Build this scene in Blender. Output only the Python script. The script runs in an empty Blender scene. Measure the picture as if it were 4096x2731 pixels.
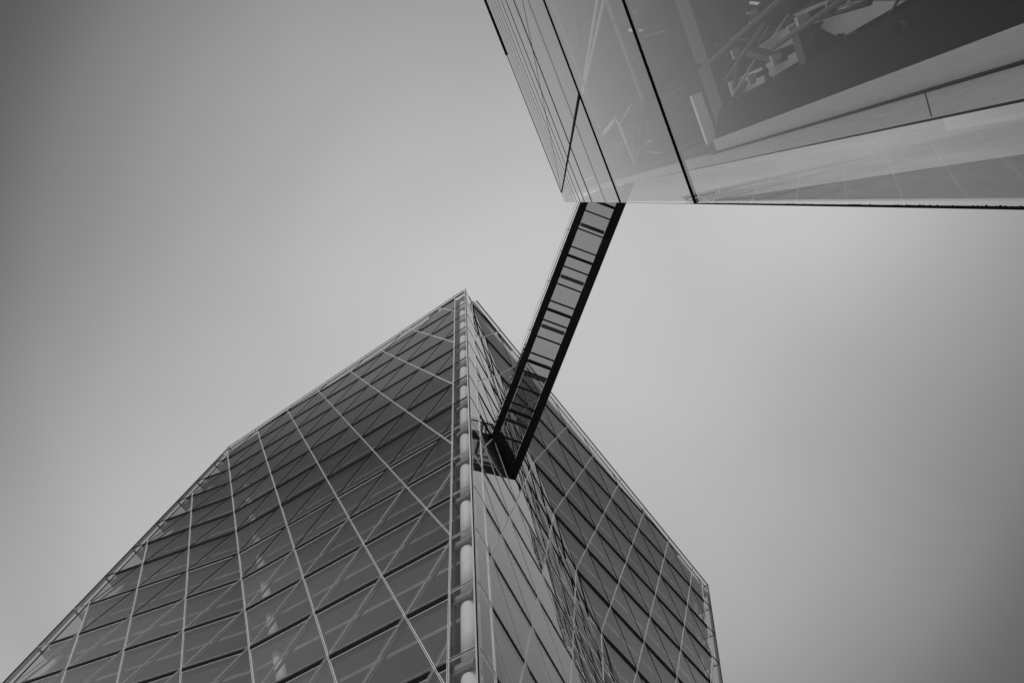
import bpy, bmesh, math, random
from mathutils import Vector, Matrix
random.seed(7)
SC = bpy.context.scene
COL = SC.collection
R = math.radians

# ------------------------------------------------------------------ camera
cam_d = bpy.data.cameras.new('camera')
cam_d.sensor_width = 36.0
cam_d.lens = 2440.0 / 4096.0 * 36.0
cam_d.clip_start = 0.05
cam_d.clip_end = 3000
cam = bpy.data.objects.new('camera', cam_d)
COL.objects.link(cam)
EYE = Vector((0, 0, 1.6))
cr = Vector((0.96880, -0.24115, 0.05721))
cu = Vector((-0.24784, -0.94263, 0.22364))
cf = Vector((0.0, 0.23085, 0.97299))
cam.matrix_world = Matrix(((cr.x, cu.x, -cf.x, EYE.x), (cr.y, cu.y, -cf.y, EYE.y), (cr.z, cu.z, -cf.z, EYE.z), (0, 0, 0, 1)))
SC.camera = cam
# ------------------------------------------------------------------ world: overcast monochrome sky
SUN_EL, SUN_AZ = R(38), R(222)          # azimuth measured from +X
sun_dir = Vector((math.cos(SUN_EL) * math.cos(SUN_AZ), math.cos(SUN_EL) * math.sin(SUN_AZ), math.sin(SUN_EL)))
world = bpy.data.worlds.new('World')
SC.world = world
world.use_nodes = True
nt = world.node_tree
for n in list(nt.nodes): nt.nodes.remove(n)
def wn(t, **k):
    n = nt.nodes.new(t)
    for a, b in k.items(): setattr(n, a, b)
    return n
out = wn('ShaderNodeOutputWorld'); bg = wn('ShaderNodeBackground')
sky = wn('ShaderNodeTexSky', sky_type='NISHITA', sun_disc=False)
sky.sun_elevation = SUN_EL; sky.sun_rotation = math.pi / 2 - SUN_AZ
sky.air_density = 1.0; sky.dust_density = 0.4; sky.ozone_density = 1.0
bw = wn('ShaderNodeRGBToBW')
tc = wn('ShaderNodeTexCoord')
dot = wn('ShaderNodeVectorMath', operation='DOT_PRODUCT')
gd = (cf + cr * .03 + cu * .05).normalized()        # where the cloud sheet is thinnest
dot.inputs[1].default_value = gd
ramp = wn('ShaderNodeValToRGB')
ramp.color_ramp.interpolation = 'B_SPLINE'
e = ramp.color_ramp.elements
e[0].position = 0.15; e[0].color = (.95, .95, .95, 1)
e[1].position = 1.0; e[1].color = (.92, .92, .92, 1)
for p_, v_ in ((0.42, .66), (0.58, .34), (0.68, .14), (0.72, .15), (0.77, .30), (0.84, .45), (0.92, .62), (.97, .76)):
    m = ramp.color_ramp.elements.new(p_); m.color = (v_, v_, v_, 1)
noi = wn('ShaderNodeTexNoise'); noi.inputs['Scale'].default_value = 1.7; noi.inputs['Detail'].default_value = 3; noi.inputs['Roughness'].default_value = .45
mr = wn('ShaderNodeMapRange'); mr.inputs['From Min'].default_value = .3; mr.inputs['From Max'].default_value = .7
mr.inputs['To Min'].default_value = .93; mr.inputs['To Max'].default_value = 1.07
mul = wn('ShaderNodeMath', operation='MULTIPLY'); mul2 = wn('ShaderNodeMath', operation='MULTIPLY'); mul3 = wn('ShaderNodeMath', operation='MULTIPLY_ADD')
L = nt.links.new
L(sky.outputs[0], bw.inputs[0]); L(tc.outputs['Generated'], dot.inputs[0]); L(dot.outputs['Value'], ramp.inputs[0])
L(tc.outputs['Generated'], noi.inputs['Vector']); L(noi.outputs['Fac'], mr.inputs['Value'])
mul3.inputs[1].default_value = 0.12; mul3.inputs[2].default_value = 4.6     # cloud sheet evens out the clear-sky dome
L(bw.outputs[0], mul3.inputs[0])
acc = ramp.outputs['Color']
for dx_, dy_, st_, pw_ in ((-1800, 1350, .50, 13), (950, 1000, .16, 20), (-600, -100, .05, 20), (1350, -800, .34, 34), (None, None, .25, 12)):      # sky glow lobes; last two added unseen to brighten wall strip and tower glass
    ld = (cf * 2440 + cr * (dx_ or 0) - cu * (dy_ or 0)).normalized()
    if dx_ is None: ld = Vector((.8, -.35, .48)).normalized()
    d2 = wn('ShaderNodeVectorMath', operation='DOT_PRODUCT'); d2.inputs[1].default_value = ld
    L(tc.outputs['Generated'], d2.inputs[0])
    p2 = wn('ShaderNodeMath', operation='POWER', use_clamp=True); p2.inputs[1].default_value = pw_
    mx_ = wn('ShaderNodeMath', operation='MAXIMUM'); mx_.inputs[1].default_value = 0.0
    L(d2.outputs['Value'], mx_.inputs[0]); L(mx_.outputs[0], p2.inputs[0])
    ad = wn('ShaderNodeMath', operation='MULTIPLY_ADD'); ad.inputs[1].default_value = st_
    L(p2.outputs[0], ad.inputs[0]); L(acc, ad.inputs[2]); acc = ad.outputs[0]
L(mul3.outputs[0], mul.inputs[0]); L(acc, mul.inputs[1])
L(mul.outputs[0], mul2.inputs[0]); L(mr.outputs[0], mul2.inputs[1])
L(mul2.outputs[0], bg.inputs['Color']); bg.inputs['Strength'].default_value = 0.13
L(bg.outputs[0], out.inputs[0])
# ------------------------------------------------------------------ sun behind the clouds
sd = bpy.data.lights.new('sun', 'SUN'); sd.energy = 1.5; sd.angle = R(15); sd.color = (1, 1, 1)
so = bpy.data.objects.new('sun', sd); COL.objects.link(so)
so.rotation_euler = (-sun_dir).to_track_quat('-Z', 'Y').to_euler()
SC.view_settings.view_transform = 'Standard'; SC.view_settings.look = 'None'
SC.view_settings.gamma = 1; SC.view_settings.exposure = 0.0
SC.view_settings.use_curve_mapping = False
SC.cycles.max_bounces = 10; SC.cycles.transparent_max_bounces = 24; SC.cycles.glossy_bounces = 4; SC.cycles.diffuse_bounces = 4

# ------------------------------------------------------------------ materials (all neutral: a monochrome photograph)
def mat(name, v, rough=.5, metal=0, spec=.5, noise=None, bump=0, bscale=40):
    m = bpy.data.materials.new(name); m.use_nodes = True
    t = m.node_tree; p = t.nodes['Principled BSDF']
    p.inputs['Base Color'].default_value = (v, v, v, 1); p.inputs['Roughness'].default_value = rough
    p.inputs['Metallic'].default_value = metal; p.inputs['Specular IOR Level'].default_value = spec
    if noise:
        sc_, amt, stretch = noise
        c = t.nodes.new('ShaderNodeTexCoord'); mp = t.nodes.new('ShaderNodeMapping'); mp.inputs['Scale'].default_value = stretch
        nz = t.nodes.new('ShaderNodeTexNoise'); nz.inputs['Scale'].default_value = sc_; nz.inputs['Detail'].default_value = 6
        rr = t.nodes.new('ShaderNodeMapRange'); rr.inputs['From Min'].default_value = .3; rr.inputs['From Max'].default_value = .7
        rr.inputs['To Min'].default_value = v * (1 - amt); rr.inputs['To Max'].default_value = v * (1 + amt)
        t.links.new(c.outputs['Object'], mp.inputs[0]); t.links.new(mp.outputs[0], nz.inputs['Vector'])
        t.links.new(nz.outputs['Fac'], rr.inputs['Value']); t.links.new(rr.outputs[0], p.inputs['Base Color'])
        if bump:
            b = t.nodes.new('ShaderNodeBump'); b.inputs['Strength'].default_value = bump; b.inputs['Distance'].default_value = .02
            t.links.new(nz.outputs['Fac'], b.inputs['Height']); t.links.new(b.outputs[0], p.inputs['Normal'])
    return m
def glass(name, tint, refl=1.0, ior=1.5, rough=0.0, wob=0.0, wscale=.35, dirt=0.0):
    m = bpy.data.materials.new(name); m.use_nodes = True
    t = m.node_tree
    for n in list(t.nodes): t.nodes.remove(n)
    o = t.nodes.new('ShaderNodeOutputMaterial'); mx = t.nodes.new('ShaderNodeMixShader')
    tr = t.nodes.new('ShaderNodeBsdfTransparent'); tr.inputs[0].default_value = (tint, tint, tint, 1)
    gl = t.nodes.new('ShaderNodeBsdfGlossy'); gl.inputs['Roughness'].default_value = rough; gl.inputs[0].default_value = (.95, .95, .95, 1)
    # Schlick reflectance of a coated double pane
    lw = t.nodes.new('ShaderNodeLayerWeight'); lw.inputs['Blend'].default_value = .5
    pw = t.nodes.new('ShaderNodeMath'); pw.operation = 'POWER'; pw.inputs[1].default_value = ior
    ma = t.nodes.new('ShaderNodeMath'); ma.operation = 'MULTIPLY_ADD'; ma.inputs[1].default_value = 1 - refl; ma.inputs[2].default_value = refl; ma.use_clamp = True
    # Facing output with blend .5 is 1-cos
    t.links.new(lw.outputs['Facing'], pw.inputs[0]); t.links.new(pw.outputs[0], ma.inputs[0]); t.links.new(ma.outputs[0], mx.inputs[0])
    if dirt:
        c = t.nodes.new('ShaderNodeTexCoord'); mp = t.nodes.new('ShaderNodeMapping'); mp.inputs['Scale'].default_value = (1, 1, .25)
        nz = t.nodes.new('ShaderNodeTexNoise'); nz.inputs['Scale'].default_value = 2.2; nz.inputs['Detail'].default_value = 8; nz.inputs['Roughness'].default_value = .65
        rr = t.nodes.new('ShaderNodeMapRange'); rr.inputs['From Min'].default_value = .35; rr.inputs['From Max'].default_value = .65
        rr.inputs['To Min'].default_value = tint * (1 - dirt); rr.inputs['To Max'].default_value = tint
        t.links.new(c.outputs['Object'], mp.inputs[0]); t.links.new(mp.outputs[0], nz.inputs['Vector']); t.links.new(nz.outputs['Fac'], rr.inputs['Value'])
        t.links.new(rr.outputs[0], tr.inputs[0])
    if wob:
        c = t.nodes.new('ShaderNodeTexCoord'); nz = t.nodes.new('ShaderNodeTexNoise'); nz.inputs['Scale'].default_value = wscale; nz.inputs['Detail'].default_value = 2
        b = t.nodes.new('ShaderNodeBump'); b.inputs['Strength'].default_value = 1; b.inputs['Distance'].default_value = wob
        t.links.new(c.outputs['Object'], nz.inputs['Vector']); t.links.new(nz.outputs['Fac'], b.inputs['Height']); t.links.new(b.outputs[0], gl.inputs['Normal'])
    t.links.new(tr.outputs[0], mx.inputs[1]); t.links.new(gl.outputs[0], mx.inputs[2]); t.links.new(mx.outputs[0], o.inputs[0])
    return m
M = {
 'glass': glass('tower_glass', .74, .045, 2.2, wob=.0035, wscale=.25),
 'glass_b': glass('tower_glass_dark', .68, .035, 2.3, wob=.004, wscale=.3),
 'glass_c': glass('tower_glass_pale', .82, .06, 2.15, wob=.003, wscale=.2),
 'glass_clear': glass('clear_glass', .95, .05, 4, wob=.002),
 'glass_floor': glass('floor_glass', .42, .05, 5),
 'glass_side': glass('side_glass', .98, .02, 7, dirt=.13),
 'glass_wall': glass('wall_glass', .96, .012, 3.5, wob=.002, wscale=.3),
 'parapet': mat('parapet_band', .42, .35),
 'alu': mat('light_aluminium', .95, .4, .1),
 'groove': mat('black_gasket', .008, .9, spec=.1),
 'dark': mat('dark_frame', .05, .4),
 'steel_black': mat('black_steel', .007, .6, spec=.2, noise=(.8, .5, (1, 1, 1))),
 'slab': mat('slab_concrete', .24, .8, noise=(.5, .12, (1, 1, 1))),
 'ceiling': mat('ceiling_board', .20, .8, noise=(.6, .1, (1, 1, 1))),
 'ceil_edge': mat('ceiling_edge', .88, .7),
 'column': mat('column_plaster', .62, .6, noise=(1.5, .06, (1, 1, .4))),
 'strut': mat('inner_strut', .09, .7),
 'duct': mat('duct_metal', .16, .5),
 'core': mat('core_wall', .09, .9),
 'roof': mat('roof_deck', .3, .8),
 'panel_light': mat('pale_panel', .62, .55, noise=(1.2, .10, (1, 1, .35)), bump=.1),
 'panel_mid': mat('brushed_panel', .5, .45, noise=(14, .12, (6, 6, .15)), bump=.05),
 'panel_dark': mat('dark_panel', .02, .8, spec=.1, noise=(2, .3, (1, 1, .3))),
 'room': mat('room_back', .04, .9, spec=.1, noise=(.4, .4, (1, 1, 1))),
 'lit': mat('pale_lit_tone', .85, .6, noise=(1.5, .15, (1, 1, 1))),
 'reflection_tint': glass('reflection_tint_glass', .60, .02, 6),
 'fitting': mat('fitting_steel', .45, .3, .8),
 'ground': mat('paving', .5, .9, noise=(3, .2, (1, 1, 1))),
}

# ------------------------------------------------------------------ object helpers
def link_mesh(name, bm, m, parent=None, smooth=False):
    me = bpy.data.meshes.new(name); bm.normal_update(); bm.to_mesh(me); bm.free()
    me.materials.append(M[m])
    if smooth:
        for p in me.polygons: p.use_smooth = True
    o = bpy.data.objects.new(name, me); COL.objects.link(o)
    if parent is not None: o.parent = parent
    return o
def thing(name, label, cat, loc):
    o = bpy.data.objects.new(name, None); COL.objects.link(o); o.location = loc
    o['label'] = label; o['category'] = cat
    return o
def child(name, bm, m, root, parent=None, smooth=False):
    """mesh given in world coordinates, stored relative to its thing's origin"""
    bmesh.ops.translate(bm, verts=bm.verts, vec=-root.location)
    return link_mesh(name, bm, m, parent or root, smooth)
def box_pts(bm, b, t):
    vb = [bm.verts.new(p) for p in b]; vt = [bm.verts.new(p) for p in t]
    bm.faces.new(vb[::-1]); bm.faces.new(vt)
    n = len(b)
    for i in range(n): bm.faces.new((vb[i], vb[(i + 1) % n], vt[(i + 1) % n], vt[i]))
def bar(bm, p, q, nrm, w, proud, sink=0.0, off=0.0):
    """rectangular bar from p to q: width w in the surface, from -sink to +proud along nrm"""
    d = (q - p)
    if d.length < 1e-4: return
    d.normalize(); s = nrm.cross(d).normalized(); nn = d.cross(s)
    a = [p + s * (off - w / 2) - nn * sink, p + s * (off + w / 2) - nn * sink, p + s * (off + w / 2) + nn * proud, p + s * (off - w / 2) + nn * proud]
    b = [x + (q - p) for x in a]
    box_pts(bm, a, b)
def tube(bm, p, q, r, seg=12, r2=None):
    d = (q - p).normalized(); a = d.orthogonal().normalized(); b = d.cross(a); r2 = r if r2 is None else r2
    A = [p + (a * math.cos(t) + b * math.sin(t)) * r for t in [2 * math.pi * i / seg for i in range(seg)]]
    B = [q + (a * math.cos(t) + b * math.sin(t)) * r2 for t in [2 * math.pi * i / seg for i in range(seg)]]
    box_pts(bm, A, B)

# ------------------------------------------------------------------ ground
bm = bmesh.new()
vs = [bm.verts.new((x, y, 0)) for x, y in ((-900, -900), (900, -900), (900, 900), (-900, 900))]
bm.faces.new(vs)
g = link_mesh('ground', bm, 'ground'); g['kind'] = 'structure'

# =================================================================== THE CRYSTAL TOWER
S = 3.8                                        # storey height
def Wp(v): return Vector(v) * S + EYE
FACES = {
 'A':  ((-2.48579, 3.99822, 18.78328), (-0.86745, 0.88608, 0.0), (0.52953, -0.24621, -1.0)),
 'A0': ((-8.54800, 10.18800, 18.78328), (-0.98455, 0.70214, 0.0), (0.52880, -0.24600, -1.0)),
 'B':  ((-1.54000, 3.54700, 18.78328), (0.84263, 0.94722, 0.0), (-0.12357, -0.21589, -1.0)),
 'C':  ((-1.54000, 3.54700, 18.78328), (1.0311, 0.71145, 0.0), (-0.31269, 0.01765, -1.0)),
}
# tie the folds exactly together
A_P, A_D, A_V = [Vector(x) for x in FACES['A']]
FACES['A0'] = (A_P + 7 * A_D, FACES['A0'][1], A_V)
B_P, B_D, B_V = [Vector(x) for x in FACES['B']]
C_D = Vector(FACES['C'][1]); FACES['C'] = (B_P, C_D, B_D + B_V - C_D)
FACES['C'] = (FACES['C'][0], FACES['C'][1], Vector(FACES['C'][2])); FACES['C'][2].z = -1
KB = 19.2                                      # ground level in storeys below datum
# the corner edge shared by A and B
def P_face(f, i, k, off=0.0):
    P, D, V = [Vector(x) for x in FACES[f]]
    p = Wp(P + D * i + V * k)
    return p + NRM[f] * off
NRM = {}
for f_, (P, D, V) in FACES.items():
    n = Vector(D).cross(Vector(V)).normalized()
    if n.dot(Vector(P)) > 0: n = -n
    NRM[f_] = n
def cornerA(k): return -.80 + .4105 * k
def cornerB(k): return -.25 + .3505 * k
def e0(k): return -.53 + .483 * k
def e1(k): return 9.42 + .21 * k
KE = 9.42 / .79                                # level where fold B/C meets the right edge
# half-planes a*i+b*k+c>=0 bounding each face
DOM = {
 'A':  [(1, -.4105, .80), (-1, 0, 7), (0, -1, KB)],
 'A0': [(1, 0, 0), (-1, .483, -.53), (0, -1, KB)],
 'B':  [(1, -.3505, .25), (-1, 1, 0.0), (-1, 0, KE), (0, -1, KB)],
 'C':  [(1, -1, 0), (-1, .21, 9.42), (0, -1, KB)],
}
GRID = {  # region carrying mullions and diagonals (inside the corner strips)
 'A':  [(1, -.4105, .485), (-1, 0, 7), (0, -1, KB)],
 'A0': [(1, 0, 0), (-1, .486, -.85), (0, -1, KB)],
 'B':  [(1, -.353, -.03), (-1, 1, 0.0), (-1, 0, KE), (0, -1, KB)],
 'C':  [(1, -1, 0), (-1, .21, 9.12), (0, -1, KB)],
}
STRIP = {'A': (.4105, -.485), 'A0': (.486, -.85), 'B': (.353, .03), 'C': (.21, 9.12)}   # line i=a*k+b
LOW = {'A': (-.175, 1, -.04), 'A0': (.0, 1, -1.25), 'B': (0, 1, 0.1), 'C': (-.146, 1, .13)}   # foot of the parapet
TOP = {'A': (-.165, 1, .19), 'A0': (.0, 1, -1.0), 'B': (0, 1, .39), 'C': (-.145, 1, .385)}
def clip_poly(poly, hp):
    a, b, c = hp; o = []
    for j in range(len(poly)):
        p, q = poly[j], poly[(j + 1) % len(poly)]
        fp = a * p[0] + b * p[1] + c; fq = a * q[0] + b * q[1] + c
        if fp >= 0: o.append(p)
        if (fp >= 0) != (fq >= 0):
            t = fp / (fp - fq); o.append((p[0] + (q[0] - p[0]) * t, p[1] + (q[1] - p[1]) * t))
    return o
def clip_seg(p, q, hps):
    t0, t1 = 0.0, 1.0
    for a, b, c in hps:
        fp = a * p[0] + b * p[1] + c; fq = a * q[0] + b * q[1] + c
        if fp < 0 and fq < 0: return None
        if fp < 0: t0 = max(t0, fp / (fp - fq))
        elif fq < 0: t1 = min(t1, fp / (fp - fq))
    if t1 - t0 < 1e-3: return None
    f = lambda t: (p[0] + (q[0] - p[0]) * t, p[1] + (q[1] - p[1]) * t)
    return f(t0), f(t1)
def area(poly):
    return abs(sum(poly[j][0] * poly[(j + 1) % len(poly)][1] - poly[(j + 1) % len(poly)][0] * poly[j][1] for j in range(len(poly)))) / 2

tower_loc = Wp((-.2, 9.5, 0)); tower_loc.z = 0
tower = thing('glass_tower', 'faceted glass tower with diagonal glazing bars and a pale round column inside its near corner', 'tower', tower_loc)

def to_px(p):
    v = p - EYE; z = v.dot(cf)
    if z < .1: return None
    return 512 + 610 * v.dot(cr) / z, 341 - 610 * v.dot(cu) / z
SLOT = .105
strips = {}
panes = []                                     # (pixel area, face, polygons)
for f in FACES:
    fr = bmesh.new(); gr = bmesh.new(); ins = bmesh.new()
    n = NRM[f]
    low = LOW[f]
    dom = DOM[f] + [low]; grid = GRID[f] + [low]
    imax = {'A': 7, 'A0': 10, 'B': 12, 'C': 12}[f]
    P3 = lambda q, o=0.0: P_face(f, q[0], q[1], o)
    def double(seg, w, rw, pr=.05):
        if not seg: return
        p, q = P3(seg[0]), P3(seg[1])
        bar(gr, p, q, n, w, pr * .35, .06)
        for s in (-1, 1): bar(fr, p, q, n, rw, pr, .08, s * (w / 2 + rw / 2))
    # mullions
    for i in range(0, imax + 1):
        if (f in ('A0', 'B') and i == 0) : continue
        seg = clip_seg((i, -1), (i, KB), grid)
        double(seg, .045, .018, .03)
        if seg:
            seg = clip_seg(seg[0], seg[1], [(low[0], low[1], low[2] - .3)])
            if seg: bar(ins, P3(seg[0], -.27), P3(seg[1], -.27), n, .11, .05, .08)
    # storey lines
    for k in range(-1, 20):
        seg = clip_seg((-2, k), (20, k), dom)
        if k > 7 and f in ('A', 'A0', 'B'): double(seg, .08, .009, .02)
        elif seg: bar(gr, P3(seg[0]), P3(seg[1]), n, .09, .012, .06)
    # strip line parallel to the free corner
    a_, b_ = STRIP[f]
    if f in ('A', 'B', 'C'):
        seg = clip_seg((a_ * -1 + b_, -1), (a_ * KB + b_, KB), dom)
        double(seg, .045, .018, .03)
        if seg: bar(ins, P3(seg[0], -.4), P3(seg[1], -.4), n, .12, .05, .12)
    else:
        seg = clip_seg((a_ * -1 + b_, -1), (a_ * KB + b_, KB), dom)
        if seg: bar(gr, P3(seg[0]), P3(seg[1]), n, .05, .03, .05)
    # diagonals, inner struts, recessed slots and panes
    for k in range(-1, 20):
        for i in range(-1, imax + 1):
            seg = clip_seg((i, k), (i + 1, k + 1), grid)
            if seg:
                p, q = P3(seg[0]), P3(seg[1])
                bar(gr, p, q, n, .04 if f in ('A', 'A0') and k <= 8 else .052, .02, .04)
                if k > 8 or (f == 'B' and k > 6):
                    for s_ in (-1, 1): bar(fr, p, q, n, .011, .022, .05, s_ * .042)
                sg_ = clip_seg(seg[0], seg[1], [(low[0], low[1], low[2] - .3)])
                if sg_: bar(ins, P3(sg_[0], -.27), P3(sg_[1], -.27), n, .13, .05, .08)
            quad = [(i, k), (i + 1, k), (i + 1, k + SLOT), (i + SLOT, k + SLOT)]
            for hp in grid: quad = clip_poly(quad, hp) if quad else quad
            if len(quad) > 2 and area(quad) > .002:
                box_pts(gr, [P3(q_, -.30) for q_ in quad], [P3(q_, .018) for q_ in quad])
                e_ = clip_seg((i + SLOT, k + SLOT), (i + 1, k + SLOT), grid)
                if e_ and k > 7 and f != 'C': bar(fr, P3(e_[0]), P3(e_[1]), n, .010, .02, .03)
            # the two triangles of each bay, very slightly folded
            polys = []
            t1 = [(i, k), (i + 1, k), (i + 1, k + 1)]; t2 = [(i, k), (i + 1, k + 1), (i, k + 1)]
            for t_, sgn in ((t1, 1), (t2, -1)):
                pl = t_
                for hp in grid: pl = clip_poly(pl, hp) if pl else pl
                if len(pl) > 2 and area(pl) > .004:
                    c_ = random.uniform(-.03, .016)
                    polys.append([P3(q_, -.004 + c_ * abs((q_[0] - i) - (q_[1] - k))) for q_ in pl])
            strip_ = []
            if True:
                sa, sb = STRIP[f]; sg = 1 if f in ('C', 'A0') else -1
                pl = [(i, k), (i + 1, k), (i + 1, k + 1), (i, k + 1)]
                for hp in dom + [(sg, -sg * sa, -sg * sb)]: pl = clip_poly(pl, hp) if pl else pl
                if len(pl) > 2 and area(pl) > .004: strips.setdefault((f, k), []).append(pl)
            if polys:
                ar = 0; vis = False
                for pl in polys:
                    pp = [to_px(x) for x in pl]
                    if None in pp: continue
                    ar += area(pp)
                    if any(-5 < x[0] < 1029 and -5 < x[1] < 687 for x in pp): vis = True
                panes.append((ar if vis else 0, f, polys))
    # parapet: clear lower glass, opaque upper band, top rail
    if f in ('A', 'C'):
        pa = bmesh.new(); pb = bmesh.new()
        hi = TOP[f]; slope = -hi[0]
        i0 = {'A': -.86, 'C': 0.0}[f]; i1 = {'A': 7, 'C': 9.62}[f]
        kt = lambda i: slope * i - hi[2]
        kl = lambda i: -low[0] * i - low[2]
        km = lambda i: kt(i) * .52 + kl(i) * .48
        for (ka, kb_, bmm, o_) in ((kt, km, pb, 0.0), (km, kl, pa, 0.0)):
            vs = [bmm.verts.new(P3((ii, kk), o_)) for ii, kk in ((i0, ka(i0)), (i1, ka(i1)), (i1, kb_(i1)), (i0, kb_(i0)))]
            bmm.faces.new(vs)
        for a1, a2, w_ in ((kt, kt, .035), (kl, kl, .03)):
            bar(gr, P3((i0, a1(i0))), P3((i1, a2(i1))), n, w_, .04, .05)
        bar(fr, P3((i0, kt(i0)), .01), P3((i1, kt(i1)), .01), n, .03, .04, .02, .05)
        js = [-.07, 1.17, 2.37, 3.62, 4.83, 6.05] if f == 'A' else [1, 2, 3, 4, 5, 6, 7, 8, 9]
        for j in js: bar(gr, P3((j, kt(j))), P3((j, kl(j))), n, .03, .02, .03)
        fo = child('parapet_band', pb, 'glass', tower); fg = child('parapet_glass', pa, 'glass_clear', tower)
    o = child('facade_frame', fr, 'alu', tower)
    child('gasket_lines', gr, 'groove', tower, o)
    child('inner_struts', ins, 'strut', tower, o)

# free edges
A_corner = lambda k: P_face('A', cornerA(k), k)
E0f = lambda k: P_face('A0', e0(k), k)
E1f = lambda k: P_face('C', e1(k), k) if k <= KE else P_face('C', e1(KE), KE) + (P_face('B', 0, k) - P_face('B', 0, KE))
BCf = lambda k: P_face('B', k, k)
FDf = lambda k: P_face('A', 7, k)
bm = bmesh.new(); b2 = bmesh.new()
nc = (NRM['A'] + NRM['B']).normalized()
kT = -.30
bar(b2, A_corner(kT), A_corner(KB), nc, .10, .03, .12)
bar(bm, A_corner(kT), A_corner(KB), NRM['A'], .014, .02, .06, 0.08)
bar(bm, A_corner(kT), A_corner(KB), NRM['B'], .014, .02, .06, -0.08)
o = child('corner_post', b2, 'groove', tower); child('corner_trim', bm, 'parapet', tower, o)
for fn, k0, nn in ((E0f, 1.1, NRM['A0']), (E1f, 1.0, NRM['C'])):
    bm = bmesh.new(); bar(bm, fn(k0), fn(KE), nn, .09, .03, .09); bar(bm, fn(KE), fn(KB), nn, .09, .03, .09)
    child('edge_post', bm, 'dark', tower)
    bm = bmesh.new(); ii = -Vector((nn.x, nn.y, 0)).normalized() * .22; bar(bm, fn(k0 + .3) + ii, fn(KE) + ii, nn, .30, .05, .05); child('inner_post', bm, 'slab', tower)
# inner gray posts just inside the far edges
# plan polygon of a storey
def plan(k):
    k2 = lambda p: Vector((p.x, p.y))
    pts = [k2(A_corner(k))]
    if cornerA(k) < 6.95: pts.append(k2(FDf(max(k, 1.1))) if k >= 1.1 else k2(FDf(k)))
    if e0(k) > .05: pts.append(k2(E0f(k)))
    a, b, c = k2(E0f(max(k, 1.2))), k2(E1f(k)), k2(A_corner(k))
    pts.append(a + b - c)
    pts.append(b)
    if .05 < k < KE - .1: pts.append(k2(BCf(k)))
    return pts
def offset(pts, d):
    A2 = sum(pts[j].x * pts[(j + 1) % len(pts)].y - pts[(j + 1) % len(pts)].x * pts[j].y for j in range(len(pts)))
    s = 1 if A2 > 0 else -1; o = []; n = len(pts)
    for j in range(n):
        a, b, c = pts[j - 1], pts[j], pts[(j + 1) % n]
        u = (b - a).normalized(); v = (c - b).normalized()
        n1 = Vector((-u.y, u.x)) * s; n2 = Vector((-v.y, v.x)) * s
        m_ = n1 + n2
        if m_.length < .2: o.append(b + n1 * d); continue
        m_.normalize(); o.append(b + m_ * (d / max(.35, m_.dot(n1))))
    return o
def zk(k): return (18.78328 - k) * S + 1.6
# roof plane through three points
rA = A_corner(-.05); rB = P_face('A', 7, 1.30); rC = P_face('C', 9.55, 1.28)
rn = (rB - rA).cross(rC - rA).normalized()
def roof_z(p): return rA.z - ((p.x - rA.x) * rn.x + (p.y - rA.y) * rn.y) / rn.z
def prism(bm, pts, z0, z1):
    z0 = z0 if callable(z0) else (lambda p, z=z0: z); z1 = z1 if callable(z1) else (lambda p, z=z1: z)
    # triangulate-safe ngon prism
    lo = [bm.verts.new((p.x, p.y, z0(p))) for p in pts]; hi = [bm.verts.new((p.x, p.y, z1(p))) for p in pts]
    n = len(pts); fs = [bm.faces.new(lo), bm.faces.new(hi)]
    for j in range(n): fs.append(bm.faces.new((lo[j], lo[(j + 1) % n], hi[(j + 1) % n], hi[j])))
    bmesh.ops.recalc_face_normals(bm, faces=fs)
def clip2(pts, zlim):
    """keep where the roof is above zlim"""
    o = []
    for j in range(len(pts)):
        p, q = pts[j], pts[(j + 1) % len(pts)]
        a, b = roof_z(p) - zlim, roof_z(q) - zlim
        if a >= 0: o.append(p)
        if (a >= 0) != (b >= 0): o.append(p + (q - p) * (a / (a - b)))
    return o
for k in range(0, 20):
    pts = plan(k); z = zk(k)
    sl = offset(pts, .42); 
    if k < 3: sl = clip2(sl, z + .3)
    if len(sl) < 3: continue
    bm = bmesh.new(); prism(bm, sl, z - .42, z + .10)
    so_ = child('floor_slab', bm, 'slab', tower)
    if k >= 1 and k <= 17:
        for d, zt, zb, mt, nm in ((1.2, z - .42, z - .64, 'ceil_edge', 'ceiling_edge'), (1.26, z - .62, z - .70, 'ceiling', 'ceiling_panel'), (2.9, z - .70, z - .92, 'duct', 'service_duct')):
            c_ = offset(pts, d)
            if k < 3: c_ = clip2(c_, z + .3)
            if len(c_) < 3: continue
            bm = bmesh.new(); prism(bm, c_, zb, zt); child(nm, bm, mt, tower, so_)
# roof deck
v2_ = lambda p: Vector((p.x, p.y))
rp_ = [v2_(A_corner(0)), v2_(P_face('A', 7, 1.3)), v2_(P_face('A', 7, 1.3)) + v2_(E1f(1.25)) - v2_(A_corner(0)), v2_(E1f(1.25)), v2_(BCf(.1))]
bm = bmesh.new(); prism(bm, offset(rp_, .25), lambda p: roof_z(p) - .9, lambda p: roof_z(p))
child('roof', bm, 'roof', tower)
# core
bm = bmesh.new(); cpts = offset(plan(9), 8.0); prism(bm, cpts, 0.0, zk(2.6)); child('core', bm, 'core', tower)
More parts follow.
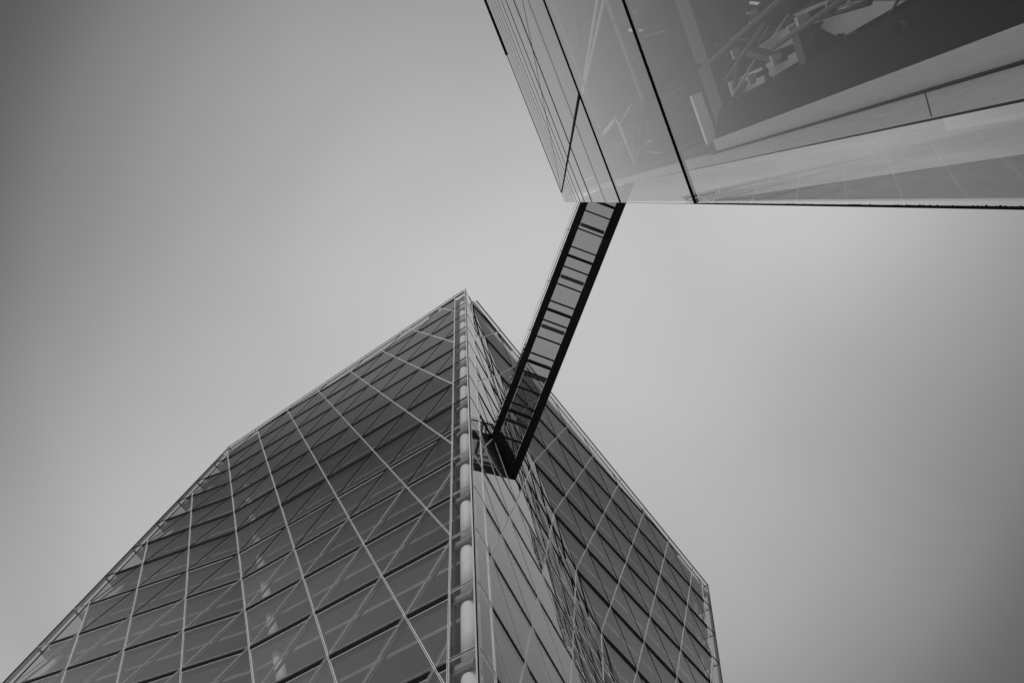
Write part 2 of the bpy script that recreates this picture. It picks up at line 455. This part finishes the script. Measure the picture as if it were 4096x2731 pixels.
# columns
def column(fn, k0, k1, r, name='column'):
    for k in range(k0, k1):
        bm = bmesh.new(); p, q = fn(k), fn(k + 1)
        p = p.lerp(q, .11)
        tube(bm, p, q, r, 28); child(name, bm, 'column', tower, None, True)
inA = Vector((-NRM['A'].x, -NRM['A'].y, 0)).normalized(); inB = Vector((-NRM['B'].x, -NRM['B'].y, 0)).normalized()
column(lambda k: A_corner(k) + inA * .95 + inB * .85, 0, 15, .47)
column(lambda k: P_face('A', 6.72, k) + inA * .95, 2, 16, .30)
inC = Vector((-NRM['C'].x, -NRM['C'].y, 0)).normalized()
column(lambda k: E1f(k) + inC * .9 + (P_face('C', 0, 0) - P_face('C', 1, 0)).normalized() * 2.2, 2, 10, .3)
column(lambda k: E0f(k) + Vector((-NRM['A0'].x, -NRM['A0'].y, 0)) * 1.0 + (P_face('A0', 0, 0) - P_face('A0', 1, 0)).normalized() * 2.0, 3, 12, .3)
# interior posts / light fittings seen at the foot of the bays
for f in ('A', 'A0', 'C'):
    bm = bmesh.new()
    for k in range(4, 16):
        for i in range(0, 12):
            for di in (.30, .52):
                q = (i + di, k)
                if all(a * q[0] + b * q[1] + c > .12 for a, b, c in GRID[f]):
                    p = P_face(f, q[0], k) - Vector((NRM[f].x, NRM[f].y, 0)).normalized() * 3.0
                    tube(bm, Vector((p.x, p.y, zk(k) - .98)), Vector((p.x, p.y, zk(k + 1) + .1)), .05, 8)
    child('partition_posts', bm, 'column', tower)
# back facades
back = [('E0', 'K', E0f, lambda k: E0f(max(k, 1.2)) + E1f(k) - A_corner(k)), ('K', 'E1', lambda k: E0f(max(k, 1.2)) + E1f(k) - A_corner(k), E1f)]
bg_ = bmesh.new(); bf = bmesh.new()
for _, _, f0, f1 in back:
    nn = (f1(8) - f0(8)).cross(f0(9) - f0(8)).normalized()
    if nn.dot(f0(8).lerp(f1(8), .5) - Wp((0, 9.5, 10))) < 0: nn = -nn
    for k in range(1, 19):
        a, b, c, d = f0(k), f1(k), f1(k + 1), f0(k + 1)
        bg_.faces.new([bg_.verts.new(x) for x in (a, b, c, d)])
        bar(bf, a, b, nn, .1, .04, .06)
        N_ = 10
        for j in range(1, N_):
            bar(bf, a.lerp(b, j / N_), d.lerp(c, j / N_), nn, .08, .03, .05)
o = child('facade_frame', bf, 'dark', tower)
rest = bg_
for (f, k), pls in strips.items():
    bm = bmesh.new()
    sa, sb = STRIP[f]
    for pl in pls: bm.faces.new([bm.verts.new(P_face(f, q_[0], q_[1], -.004)) for q_ in pl])
    child('corner_window', bm, {'A': 'glass_clear', 'B': 'glass', 'A0': 'glass_clear', 'C': 'glass_clear'}[f], tower)
# panes: the 100 that show largest are windows of their own, the others one object
panes.sort(key=lambda t: -t[0])
for n_, (ar, f, polys) in enumerate(panes):
    bm = rest if n_ >= 99 else bmesh.new()
    for pl in polys: bm.faces.new([bm.verts.new(x) for x in pl])
    if n_ < 99: child('window', bm, random.choice(('glass', 'glass_b', 'glass_c')), tower)
w_ = child('window', rest, 'glass', tower); w_['kind'] = 'stuff'

# =================================================================== THE NEIGHBOURING BUILDING
U = Vector((-.60181502, -.79863551, 0)); V2 = Vector((-.03526086, .00931393, .99933474))
Q0 = Vector((1.47231559, -.29301898, 55)) + EYE
N2 = U.cross(V2).normalized()
if N2.dot(Q0 - EYE) > 0: N2 = -N2
def Q(u, v, dep=0.0): return Q0 + U * u + V2 * v - N2 * dep
def quad_slab(bm, pts, d0, d1):
    """solid between depths d0 (front) and d1 behind the glass, pts in wall coordinates"""
    box_pts(bm, [Q(u, v, d1) for u, v in pts], [Q(u, v, d0) for u, v in pts])
    bmesh.ops.recalc_face_normals(bm, faces=bm.faces[:])
b_loc = Q(20, -56); b_loc.z = 0
bld = thing('glass_building', 'tall building with a flush glass wall of black joints rising right beside the camera', 'building', b_loc)
VB = -56.6
JV = [-51.95, -41.97, -31.85, -27.6, -22.1, -18.0, -15.0, -12.2, -9.8, -7.6, -5.6, -3.8, -1.9, 0.0]
JW = [.026, .026, .032, .008, .022, .018, .014, .012, .010, .008, .008, .006, .006, .03]
UE = 45.0
# roof follows the silhouette; small bevelled corner
def u0(v): return 0.0 if v < -.5 else 0.9 * (v + .5) / .5
glob = []
lv = [VB] + JV
US = [0, 7.5, 15, 22.5, 30, 37.5, 45]
DG = ((4.07, -31.85), (.88, -.71))
def side(u, v):  # which side of the black diagonal
    (a, b), (c, d) = DG
    return (c - a) * (v - b) - (d - b) * (u - a)
jb = bmesh.new()
for j in range(len(lv) - 1):
    for m_ in range(len(US) - 1):
        ua, ub, va, vb = US[m_], US[m_ + 1], lv[j] + .03, lv[j + 1] - .03
        bm = bmesh.new(); c_ = random.uniform(-.012, .012); c2_ = random.uniform(-.012, .012)
        pts = [(ua + (.0 if m_ else 0), va), (ub, va), (ub, vb), (ua, vb)]
        if j == len(lv) - 2 and m_ == 0: pts = [(0, va), (ub, va), (ub, vb), (.9, vb), (0, -.5)]
        if m_ > 1 and j > 6:
            bm.free(); continue
        bm.faces.new([bm.verts.new(Q(u, v, 0)) for u, v in pts])
        child('glass_panel', bm, 'glass_wall', bld)
# upper far panes in one part
bm = bmesh.new()
for j in range(7, len(lv) - 1):
    bm.faces.new([bm.verts.new(Q(u, v, 0)) for u, v in ((15, lv[j] + .03), (UE, lv[j] + .03), (UE, lv[j + 1] - .03), (15, lv[j + 1] - .03))])
o = child('glass_panel', bm, 'glass_wall', bld); o['kind'] = 'stuff'
for v, w in zip(JV, JW):
    bar(jb, Q(0 if v < -.6 else .9, v), Q(UE, v), N2, .03, w, .08)
    bar(jb, Q(0 if v < -.6 else .9, v), Q(UE, v), N2, .075, .003, .02)
bar(jb, Q(*DG[0]), Q(*DG[1]), N2, .11, .03, .08)
bar(jb, Q(11.4, -31.85), Q(.88, -.71), N2, .035, .008, .05)
bar(jb, Q(0, -.5), Q(.9, 0), N2, .05, .008, .05)
fb = bmesh.new(); bar(fb, Q(13.0, 0), Q(UE, 0), N2, .14, .10, .1); child('roof_fascia', fb, 'groove', bld)
o = child('panel_joints', jb, 'groove', bld)
# serrated black seal along the free vertical edge
bm = bmesh.new(); v = VB
bar(bm, Q(-.012, VB), Q(-.004, -41.9), N2, .012, .006, .03)
while v < -41.9:
    h = random.uniform(.006, .02)
    box_pts(bm, [Q(-.01, v, -.006), Q(-.01, v + .03, -.006), Q(-.01, v + .03, .0), Q(-.01, v, .0)], [Q(h, v + .008, -.006), Q(h, v + .022, -.006), Q(h, v + .022, .0), Q(h, v + .008, .0)])
    v += .047
bar(bm, Q(-.004, -41.9), Q(-.004, -.5), N2, .006, .004, .01)
child('edge_seal', bm, 'groove', bld)
# interior standing behind the glass: tinted reflection strip, brushed columns, dark soffit
def slab_part(name, mt, pts, d0, d1, parent=None):
    bm = bmesh.new(); quad_slab(bm, pts, d0, d1); return child(name, bm, mt, bld, parent)
TOPV = -30.0
bm = bmesh.new(); bm.faces.new([bm.verts.new(Q(u, v, .10)) for u, v in ((.03, VB), (.63, VB), (.34, -50.16), (.03, -43.1))]); child('reflection_strip', bm, 'reflection_tint', bld)  # tinted strip added to darken the wall where the tower's reflection falls
slab_part('reveal', 'groove', [(.705, VB), (.735, VB), (.60, TOPV), (.575, TOPV)], .25, .45)
slab_part('column_casing', 'panel_mid', [(.74, VB), (1.00, VB), (.84, -43.2), (.66, -43.2)], .22, .5)
slab_part('column_casing', 'panel_mid', [(.66, -43.1), (.84, -43.1), (.60, -1.0), (.40, -1.0)], .24, .5)
slab_part('casing_joint', 'groove', [(.715, -49.41), (.915, -49.41), (.915, -49.398), (.715, -49.398)], .216, .23)
slab_part('column_casing', 'panel_mid', [(1.015, VB), (1.26, VB), (1.08, -43.4), (.87, -43.4)], .30, .6)
slab_part('reveal', 'groove', [(1.005, VB), (1.012, VB), (.865, -43.3), (.855, -43.3)], .20, .5)
slab_part('soffit_panel', 'panel_dark', [(1.265, VB), (1.75, VB), (1.52, -44.08), (1.085, -43.4)], .34, .6)
# cross members seen in the lower storey
bm = bmesh.new()
pa_ = [(.80, VB), (.98, VB), (.98, -1.0), (.50, -1.0)]
quad_slab(bm, pa_, .51, 3.0); child('partition_wall', bm, 'core', bld)
slab_part('cross_rail', 'ceil_edge', [(1.0, -42.05), (2.0, -42.05), (2.0, -41.90), (1.0, -41.90)], .6, .8)
slab_part('cross_rail', 'dark', [(.9, -43.2), (4.5, -43.4), (4.5, -42.6), (.9, -42.6)], .7, .9)
slab_part('back_panel', 'room', [(1.75, VB), (2.35, VB), (2.20, -41.9), (1.52, -43.9)], 1.25, 1.3)
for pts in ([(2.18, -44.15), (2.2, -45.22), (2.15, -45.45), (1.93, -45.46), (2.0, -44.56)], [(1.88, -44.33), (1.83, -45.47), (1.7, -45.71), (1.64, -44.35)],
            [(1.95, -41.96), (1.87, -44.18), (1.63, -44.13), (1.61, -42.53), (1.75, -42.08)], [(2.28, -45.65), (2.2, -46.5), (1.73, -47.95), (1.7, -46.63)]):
    slab_part('lit_patch', 'lit', pts, 1.16, 1.2)  # lit patches of the interior, put in as pale panel colour
def pipe(name, mt, a, b, r, dep):
    bm = bmesh.new(); tube(bm, Q(*a, dep), Q(*b, dep), r, 12); return child(name, bm, mt, bld, None, True)
for a, b, r, mt in (((5.91, -35.16), (4.79, -25.56), .06, 'ceil_edge'), ((5.65, -35.98), (4.72, -25.94), .06, 'ceil_edge'), ((7.45, -33.36), (5.94, -29.2), .07, 'strut'),
                    ((.86, -31.81), (2.5, -36.23), .07, 'strut'), ((.86, -31.81), (2.56, -28.47), .06, 'strut'), ((.86, -31.8), (2.79, -31.48), .06, 'ceil_edge'),
                    ((2.69, -27.3), (2.82, -31.57), .09, 'ceil_edge'), ((2.82, -31.57), (2.52, -36.36), .05, 'strut'), ((2.2, -33.9), (.9, -31.8), .05, 'strut'), ((3.6, -36.4), (2.5, -36.3), .05, 'strut'),
                    ((1.3, -36.5), (1.9, -30.5), .06, 'strut')):
    pipe('roof_truss_pipe', mt, a, b, r, 1.0)
for a, b in (((1.60, VB), (1.52, -44.08)), ((2.36, -45.07), (2.39, -47.5)), ((2.3, -43.6), (2.45, -48.5)), ((1.9, -44.2), (2.28, -46.2)), ((1.95, -46.2), (2.0, -48.4)), ((1.75, -44.5), (2.1, -45.0))):
    pipe('tension_rod', 'strut', a, b, .035, .55)
slab_part('bracket_arm', 'dark', [(1.75, -45.6), (1.83, -45.6), (2.32, -44.3), (2.24, -44.2)], .8, .95)
slab_part('bracket_arm', 'dark', [(1.5, -46.2), (1.56, -46.4), (2.1, -46.4), (2.1, -46.2)], .8, .95)
slab_part('hanging_beam', 'panel_dark', [(2.35, VB), (2.75, VB), (2.6, -42.2), (2.3, -42.2)], .9, 1.3)
slab_part('hanging_beam', 'room', [(2.9, VB), (4.4, VB), (3.6, -42.2), (2.75, -42.2)], 1.4, 1.6)
slab_part('hanging_beam', 'panel_dark', [(3.0, -41.5), (4.6, -41.5), (4.3, -36.0), (2.7, -36.5)], 1.2, 1.4)
slab_part('hanging_beam', 'room', [(1.2, -41.5), (2.4, -41.5), (2.3, -37.0), (1.1, -37.0)], 1.2, 1.4)
rnd = random.Random(11)
def web(n_, u_a, u_b, v_a, v_b, r0, r1, dep, ln):
    for q_ in range(n_):
        u_, v_ = rnd.uniform(u_a, u_b), rnd.uniform(v_a, v_b)
        sg = rnd.choice((-1, 1)); L_ = rnd.uniform(.4, 1) * ln
        pipe(rnd.choice(('tension_rod', 'cable_tray')), rnd.choice(('dark', 'lit', 'strut', 'panel_mid', 'dark')), (u_, v_), (u_ + rnd.uniform(.05, .5) * sg, v_ + L_), rnd.uniform(r0, r1), dep + rnd.uniform(-.2, .3))
web(16, 1.7, 3.2, -48.5, -43.5, .012, .035, 1.0, 1.6)
web(16, 1.0, 3.2, -41.0, -34.0, .012, .04, .9, 3.5)
web(8, 3.0, 5.5, -45.0, -38.0, .015, .04, 1.0, 2.5)
for u, v in ((2.05, -46.9), (1.8, -45.9), (2.2, -44.6), (1.72, -44.9), (2.5, -45.6), (3.0, -43.2)):
    slab_part('bracket_plate', 'dark', [(u, v), (u + .07, v), (u + .07, v + .25), (u, v + .25)], .75, .95)
    slab_part('bracket_plate', 'panel_mid', [(u - .05, v + .30), (u + .10, v + .30), (u + .10, v + .38), (u - .05, v + .38)], .75, .85)
# round glass fittings
def disc(u, v, r, dep, mt='fitting'):
    bm = bmesh.new(); c_ = Q(u, v, dep)
    tube(bm, c_, c_ - N2 * .03, r, 20); tube(bm, c_ - N2 * .03, c_ - N2 * .16, r * .35, 10)
    o = child('glass_fitting', bm, mt, bld)
    bm = bmesh.new(); tube(bm, c_ + N2 * .012, c_ + N2 * .004, r * 1.12, 20); child('fitting_rim', bm, 'groove', bld, o)
for u, v in [(5.12, -36.74), (4.87, -34.49), (4.21, -40.04), (3.92, -36.8), (3.72, -34.51), (4.49, -31.3), (4.17, -28.42), (3.55, -32.42), (3.39, -31.3), (4.02, -26.87), (3.2, -28.87), (3.73, -24.74), (3.01, -27.17)]:
    disc(u, v, .05, .03)
for u, v in [(1.63, -48.35), (1.57, -46.53), (1.54, -45.18), (2.36, -45.07), (2.39, -46.44), (2.3, -44.08), (1.49, -49.24)]:
    disc(u, v, .05, .25)
for u, v in [(1.93, -47.12), (1.99, -47.68)]: disc(u, v, .06, .6, 'dark')
# volume behind: back wall of the lit zone, other outside walls, roof
HD = Vector((math.cos(R(-40)), math.sin(R(-40)), 0))
bm = bmesh.new()
quad_slab(bm, [(.5, VB), (UE, VB), (UE, -.3), (.5, -.3)], 3.01, 3.2)
child('inner_wall', bm, 'core', bld)
for v in [x for x in JV if x > -60][1::2]:
    pass
bm = bmesh.new()
a, b = Q(.0, VB, .1) , Q(.0, -.5, .1)
a2, b2_ = a + HD * 30, b + HD * 30
thick = -(HD.cross(V2)).normalized() * .3
if thick.dot(U) < 0: thick = -thick
bm.faces.new([bm.verts.new(x) for x in (a + HD * .02, a2, b2_, b + HD * .02)])
child('side_glass', bm, 'glass_side', bld)
bm = bmesh.new()
c0, c1 = Q(.9, -.3, .1), Q(UE, -.3, .1)
box_pts(bm, [c0, c1, c1 + HD * 30, b2_ + U * .9], [x + V2 * .25 for x in (c0, c1, c1 + HD * 30, b2_ + U * .9)])
bmesh.ops.recalc_face_normals(bm, faces=bm.faces[:])
child('roof', bm, 'roof', bld)
for v in (-46.5, -36.8, -27.6, -18, -9.8):
    if v == -46.5: continue
    slab_part('floor_slab', 'slab', [(2.6, v), (UE, v), (UE, v + .4), (2.6, v + .4)], .9, 2.9)

# =================================================================== THE FOOTBRIDGE
az = R(96.05); BD = Vector((math.cos(az), math.sin(az), 0)); BPn = Vector((BD.y, -BD.x, 0))
ZB = 44.4
def Bp(p, a, z=0.0): return Vector((0, 0, 1.6 + ZB + z)) + BPn * p + BD * a
br = thing('footbridge', 'black steel footbridge with a glass floor spanning high between the two glass buildings', 'footbridge', Bp(3.7, 8, 0))
pB = P_face('B', 3, 7); nB = NRM['B']
def end_a(p, z=0.0, gap=.0):   # where the line at p reaches the tower's face
    o_ = Bp(p, 0, z); return ((pB + nB * gap - o_).dot(nB)) / BD.dot(nB)
def start_a(p, z=0.0):
    e_ = Q(.02, (ZB + z - 55) / V2.z, .1); t = HD; m_ = Vector((t.y, -t.x, 0)); o_ = Bp(p, 0, z)
    return ((e_ - o_).dot(m_)) / BD.dot(m_)
S0 = None
PL, PR, H = 2.2, 5.2, 3.3
def beam(bm, p0, p1, z0, z1, a0=S0, gap=.03):
    b_ = [Bp(p0, start_a(p0), z0), Bp(p1, start_a(p1), z0), Bp(p1, start_a(p1), z1), Bp(p0, start_a(p0), z1)]
    t_ = [Bp(p0, end_a(p0, z0, gap), z0), Bp(p1, end_a(p1, z0, gap), z0), Bp(p1, end_a(p1, z1, gap), z1), Bp(p0, end_a(p0, z1, gap), z1)]
    box_pts(bm, b_, t_); bmesh.ops.recalc_face_normals(bm, faces=bm.faces[:])
def xbeam(bm, a, w, z0, z1, p0=PL + .1, p1=PR - .1):
    if a < start_a(p0):
        p0 = max(p0, PL + (PR - PL) * (start_a(PL) - a) / (start_a(PL) - start_a(PR)) + .1)
    b_ = [Bp(p0, a - w / 2, z0), Bp(p0, a + w / 2, z0), Bp(p0, a + w / 2, z1), Bp(p0, a - w / 2, z1)]
    t_ = [Bp(p1, a - w / 2, z0), Bp(p1, a + w / 2, z0), Bp(p1, a + w / 2, z1), Bp(p1, a - w / 2, z1)]
    box_pts(bm, b_, t_); bmesh.ops.recalc_face_normals(bm, faces=bm.faces[:])
for p0, p1, z0, z1 in ((PL, PL + .34, .03, .6), (PR - .34, PR, .03, .6)):
    bm = bmesh.new(); beam(bm, p0, p1, z0, z1); child('side_girder', bm, 'steel_black', br)
for p0, p1, z0, z1 in ((PL - .02, PL + .50, -.02, .03), (PR - .62, PR + .02, -.02, .03)):
    bm = bmesh.new(); beam(bm, p0, p1, z0, z1); child('bottom_flange', bm, 'steel_black', br)
for p0, p1 in ((PL, PL + .10), (PR - .10, PR)):
    bm = bmesh.new(); beam(bm, p0, p1, H - .12, H); child('top_rail', bm, 'dark', br)
bm = bmesh.new(); beam(bm, PR - .42, PR - .36, .08, 1.3); child('inner_kerb', bm, 'panel_dark', br)
# thin pale lines along the floor glass
for p in (PL + .53, PR - .66):
    bm = bmesh.new(); beam(bm, p, p + .03, -.01, .02); child('edge_strip', bm, 'alu', br)
aend = end_a(PR - .3)
k_ = 0; A_MAIN = [-1.15, 3.05, 7.25, 11.45, 15.65]
for a in A_MAIN:
    if a < end_a(PL + .4):
        bm = bmesh.new(); xbeam(bm, a, .19, -.045, .30); child('cross_beam', bm, 'steel_black', br)
for a in [m_ + 4.2 * fr_ for m_ in A_MAIN for fr_ in (.2, .52, .84)]:
    if a < end_a(PL + .4) - .6:
        bm = bmesh.new(); xbeam(bm, a, .10, -.035, .14); child('floor_joist', bm, 'steel_black', br)
for a in [m_ + 4.2 * .45 for m_ in A_MAIN]:
    if a < end_a(PL + .4) - .3:
        bm = bmesh.new(); xbeam(bm, a, .26, H - .3, H - .02); child('roof_beam', bm, 'dark', br)
# hoop posts of the glazed sides
for a in A_MAIN[1:] + [m_ + 2.1 for m_ in A_MAIN]:
    for p in (PL + .04, PR - .04):
        if a < end_a(p) - .2:
            bm = bmesh.new(); tube(bm, Bp(p, a, .6), Bp(p, a, H - .1), .035, 8); child('side_post', bm, 'dark', br)
# glass floor, sides and roof
def sheet(p0, p1, z0, z1, mt, name):
    bm = bmesh.new()
    box = [Bp(p0, start_a(p0), z0), Bp(p1, start_a(p1), z1), Bp(p1, end_a(p1, z1, .06), z1), Bp(p0, end_a(p0, z0, .06), z0)]
    bm.faces.new([bm.verts.new(x) for x in box]); child(name, bm, mt, br)
sheet(PL + .3, PR - .3, .02, .02, 'glass_floor', 'glass_floor')
sheet(PL + .02, PL + .02, .6, H - .1, 'glass_clear', 'side_glass')
sheet(PR - .02, PR - .02, .6, H - .1, 'glass_clear', 'side_glass')
sheet(PL + .1, PR - .1, H, H, 'glass_clear', 'roof_glass')
# wide skew beam where the bridge meets the tower face
bm = bmesh.new()
def skew(bm, g0, g1, z0, z1, p0=PL, p1=PR):
    b_ = [Bp(p0, end_a(p0, z0, g0), z0), Bp(p1, end_a(p1, z0, g0), z0), Bp(p1, end_a(p1, z0, g1), z0), Bp(p0, end_a(p0, z0, g1), z0)]
    t_ = [x + Vector((0, 0, z1 - z0)) for x in b_]
    box_pts(bm, b_, t_); bmesh.ops.recalc_face_normals(bm, faces=bm.faces[:])
skew(bm, .05, .55, -.05, .5); child('end_beam', bm, 'steel_black', br)
bm = bmesh.new(); skew(bm, .62, .80, -.03, .3); child('end_beam', bm, 'steel_black', br)
bm = bmesh.new()
for p in (PL + .02, PR - .14):
    a = end_a(p, 0, .25); box_pts(bm, [Bp(p, a - .12, .5), Bp(p + .12, a - .12, .5), Bp(p + .12, a + .02, .5), Bp(p, a + .02, .5)], [Bp(p, a - .12, H), Bp(p + .12, a - .12, H), Bp(p + .12, a + .02, H), Bp(p, a + .02, H)])
a0_, a1_ = end_a(PL, H, .2), end_a(PR, H, .2)
skew(bm, .08, .30, H - .2, H + .05)
child('portal_frame', bm, 'dark', br)
# small brackets along the left top rail
for a in [m_ + 2.6 for m_ in A_MAIN]:
    if a < end_a(PL) - .8:
        bm = bmesh.new(); tube(bm, Bp(PL + .05, a, H - .05), Bp(PL - .16, a, H - .05), .035, 8); tube(bm, Bp(PL - .14, a, H - .4), Bp(PL - .14, a, H + .02), .02, 8); child('rail_bracket', bm, 'alu', br)
bm = bmesh.new(); beam(bm, PL - .15, PL - .13, H - .03, H); child('guard_wire', bm, 'strut', br)
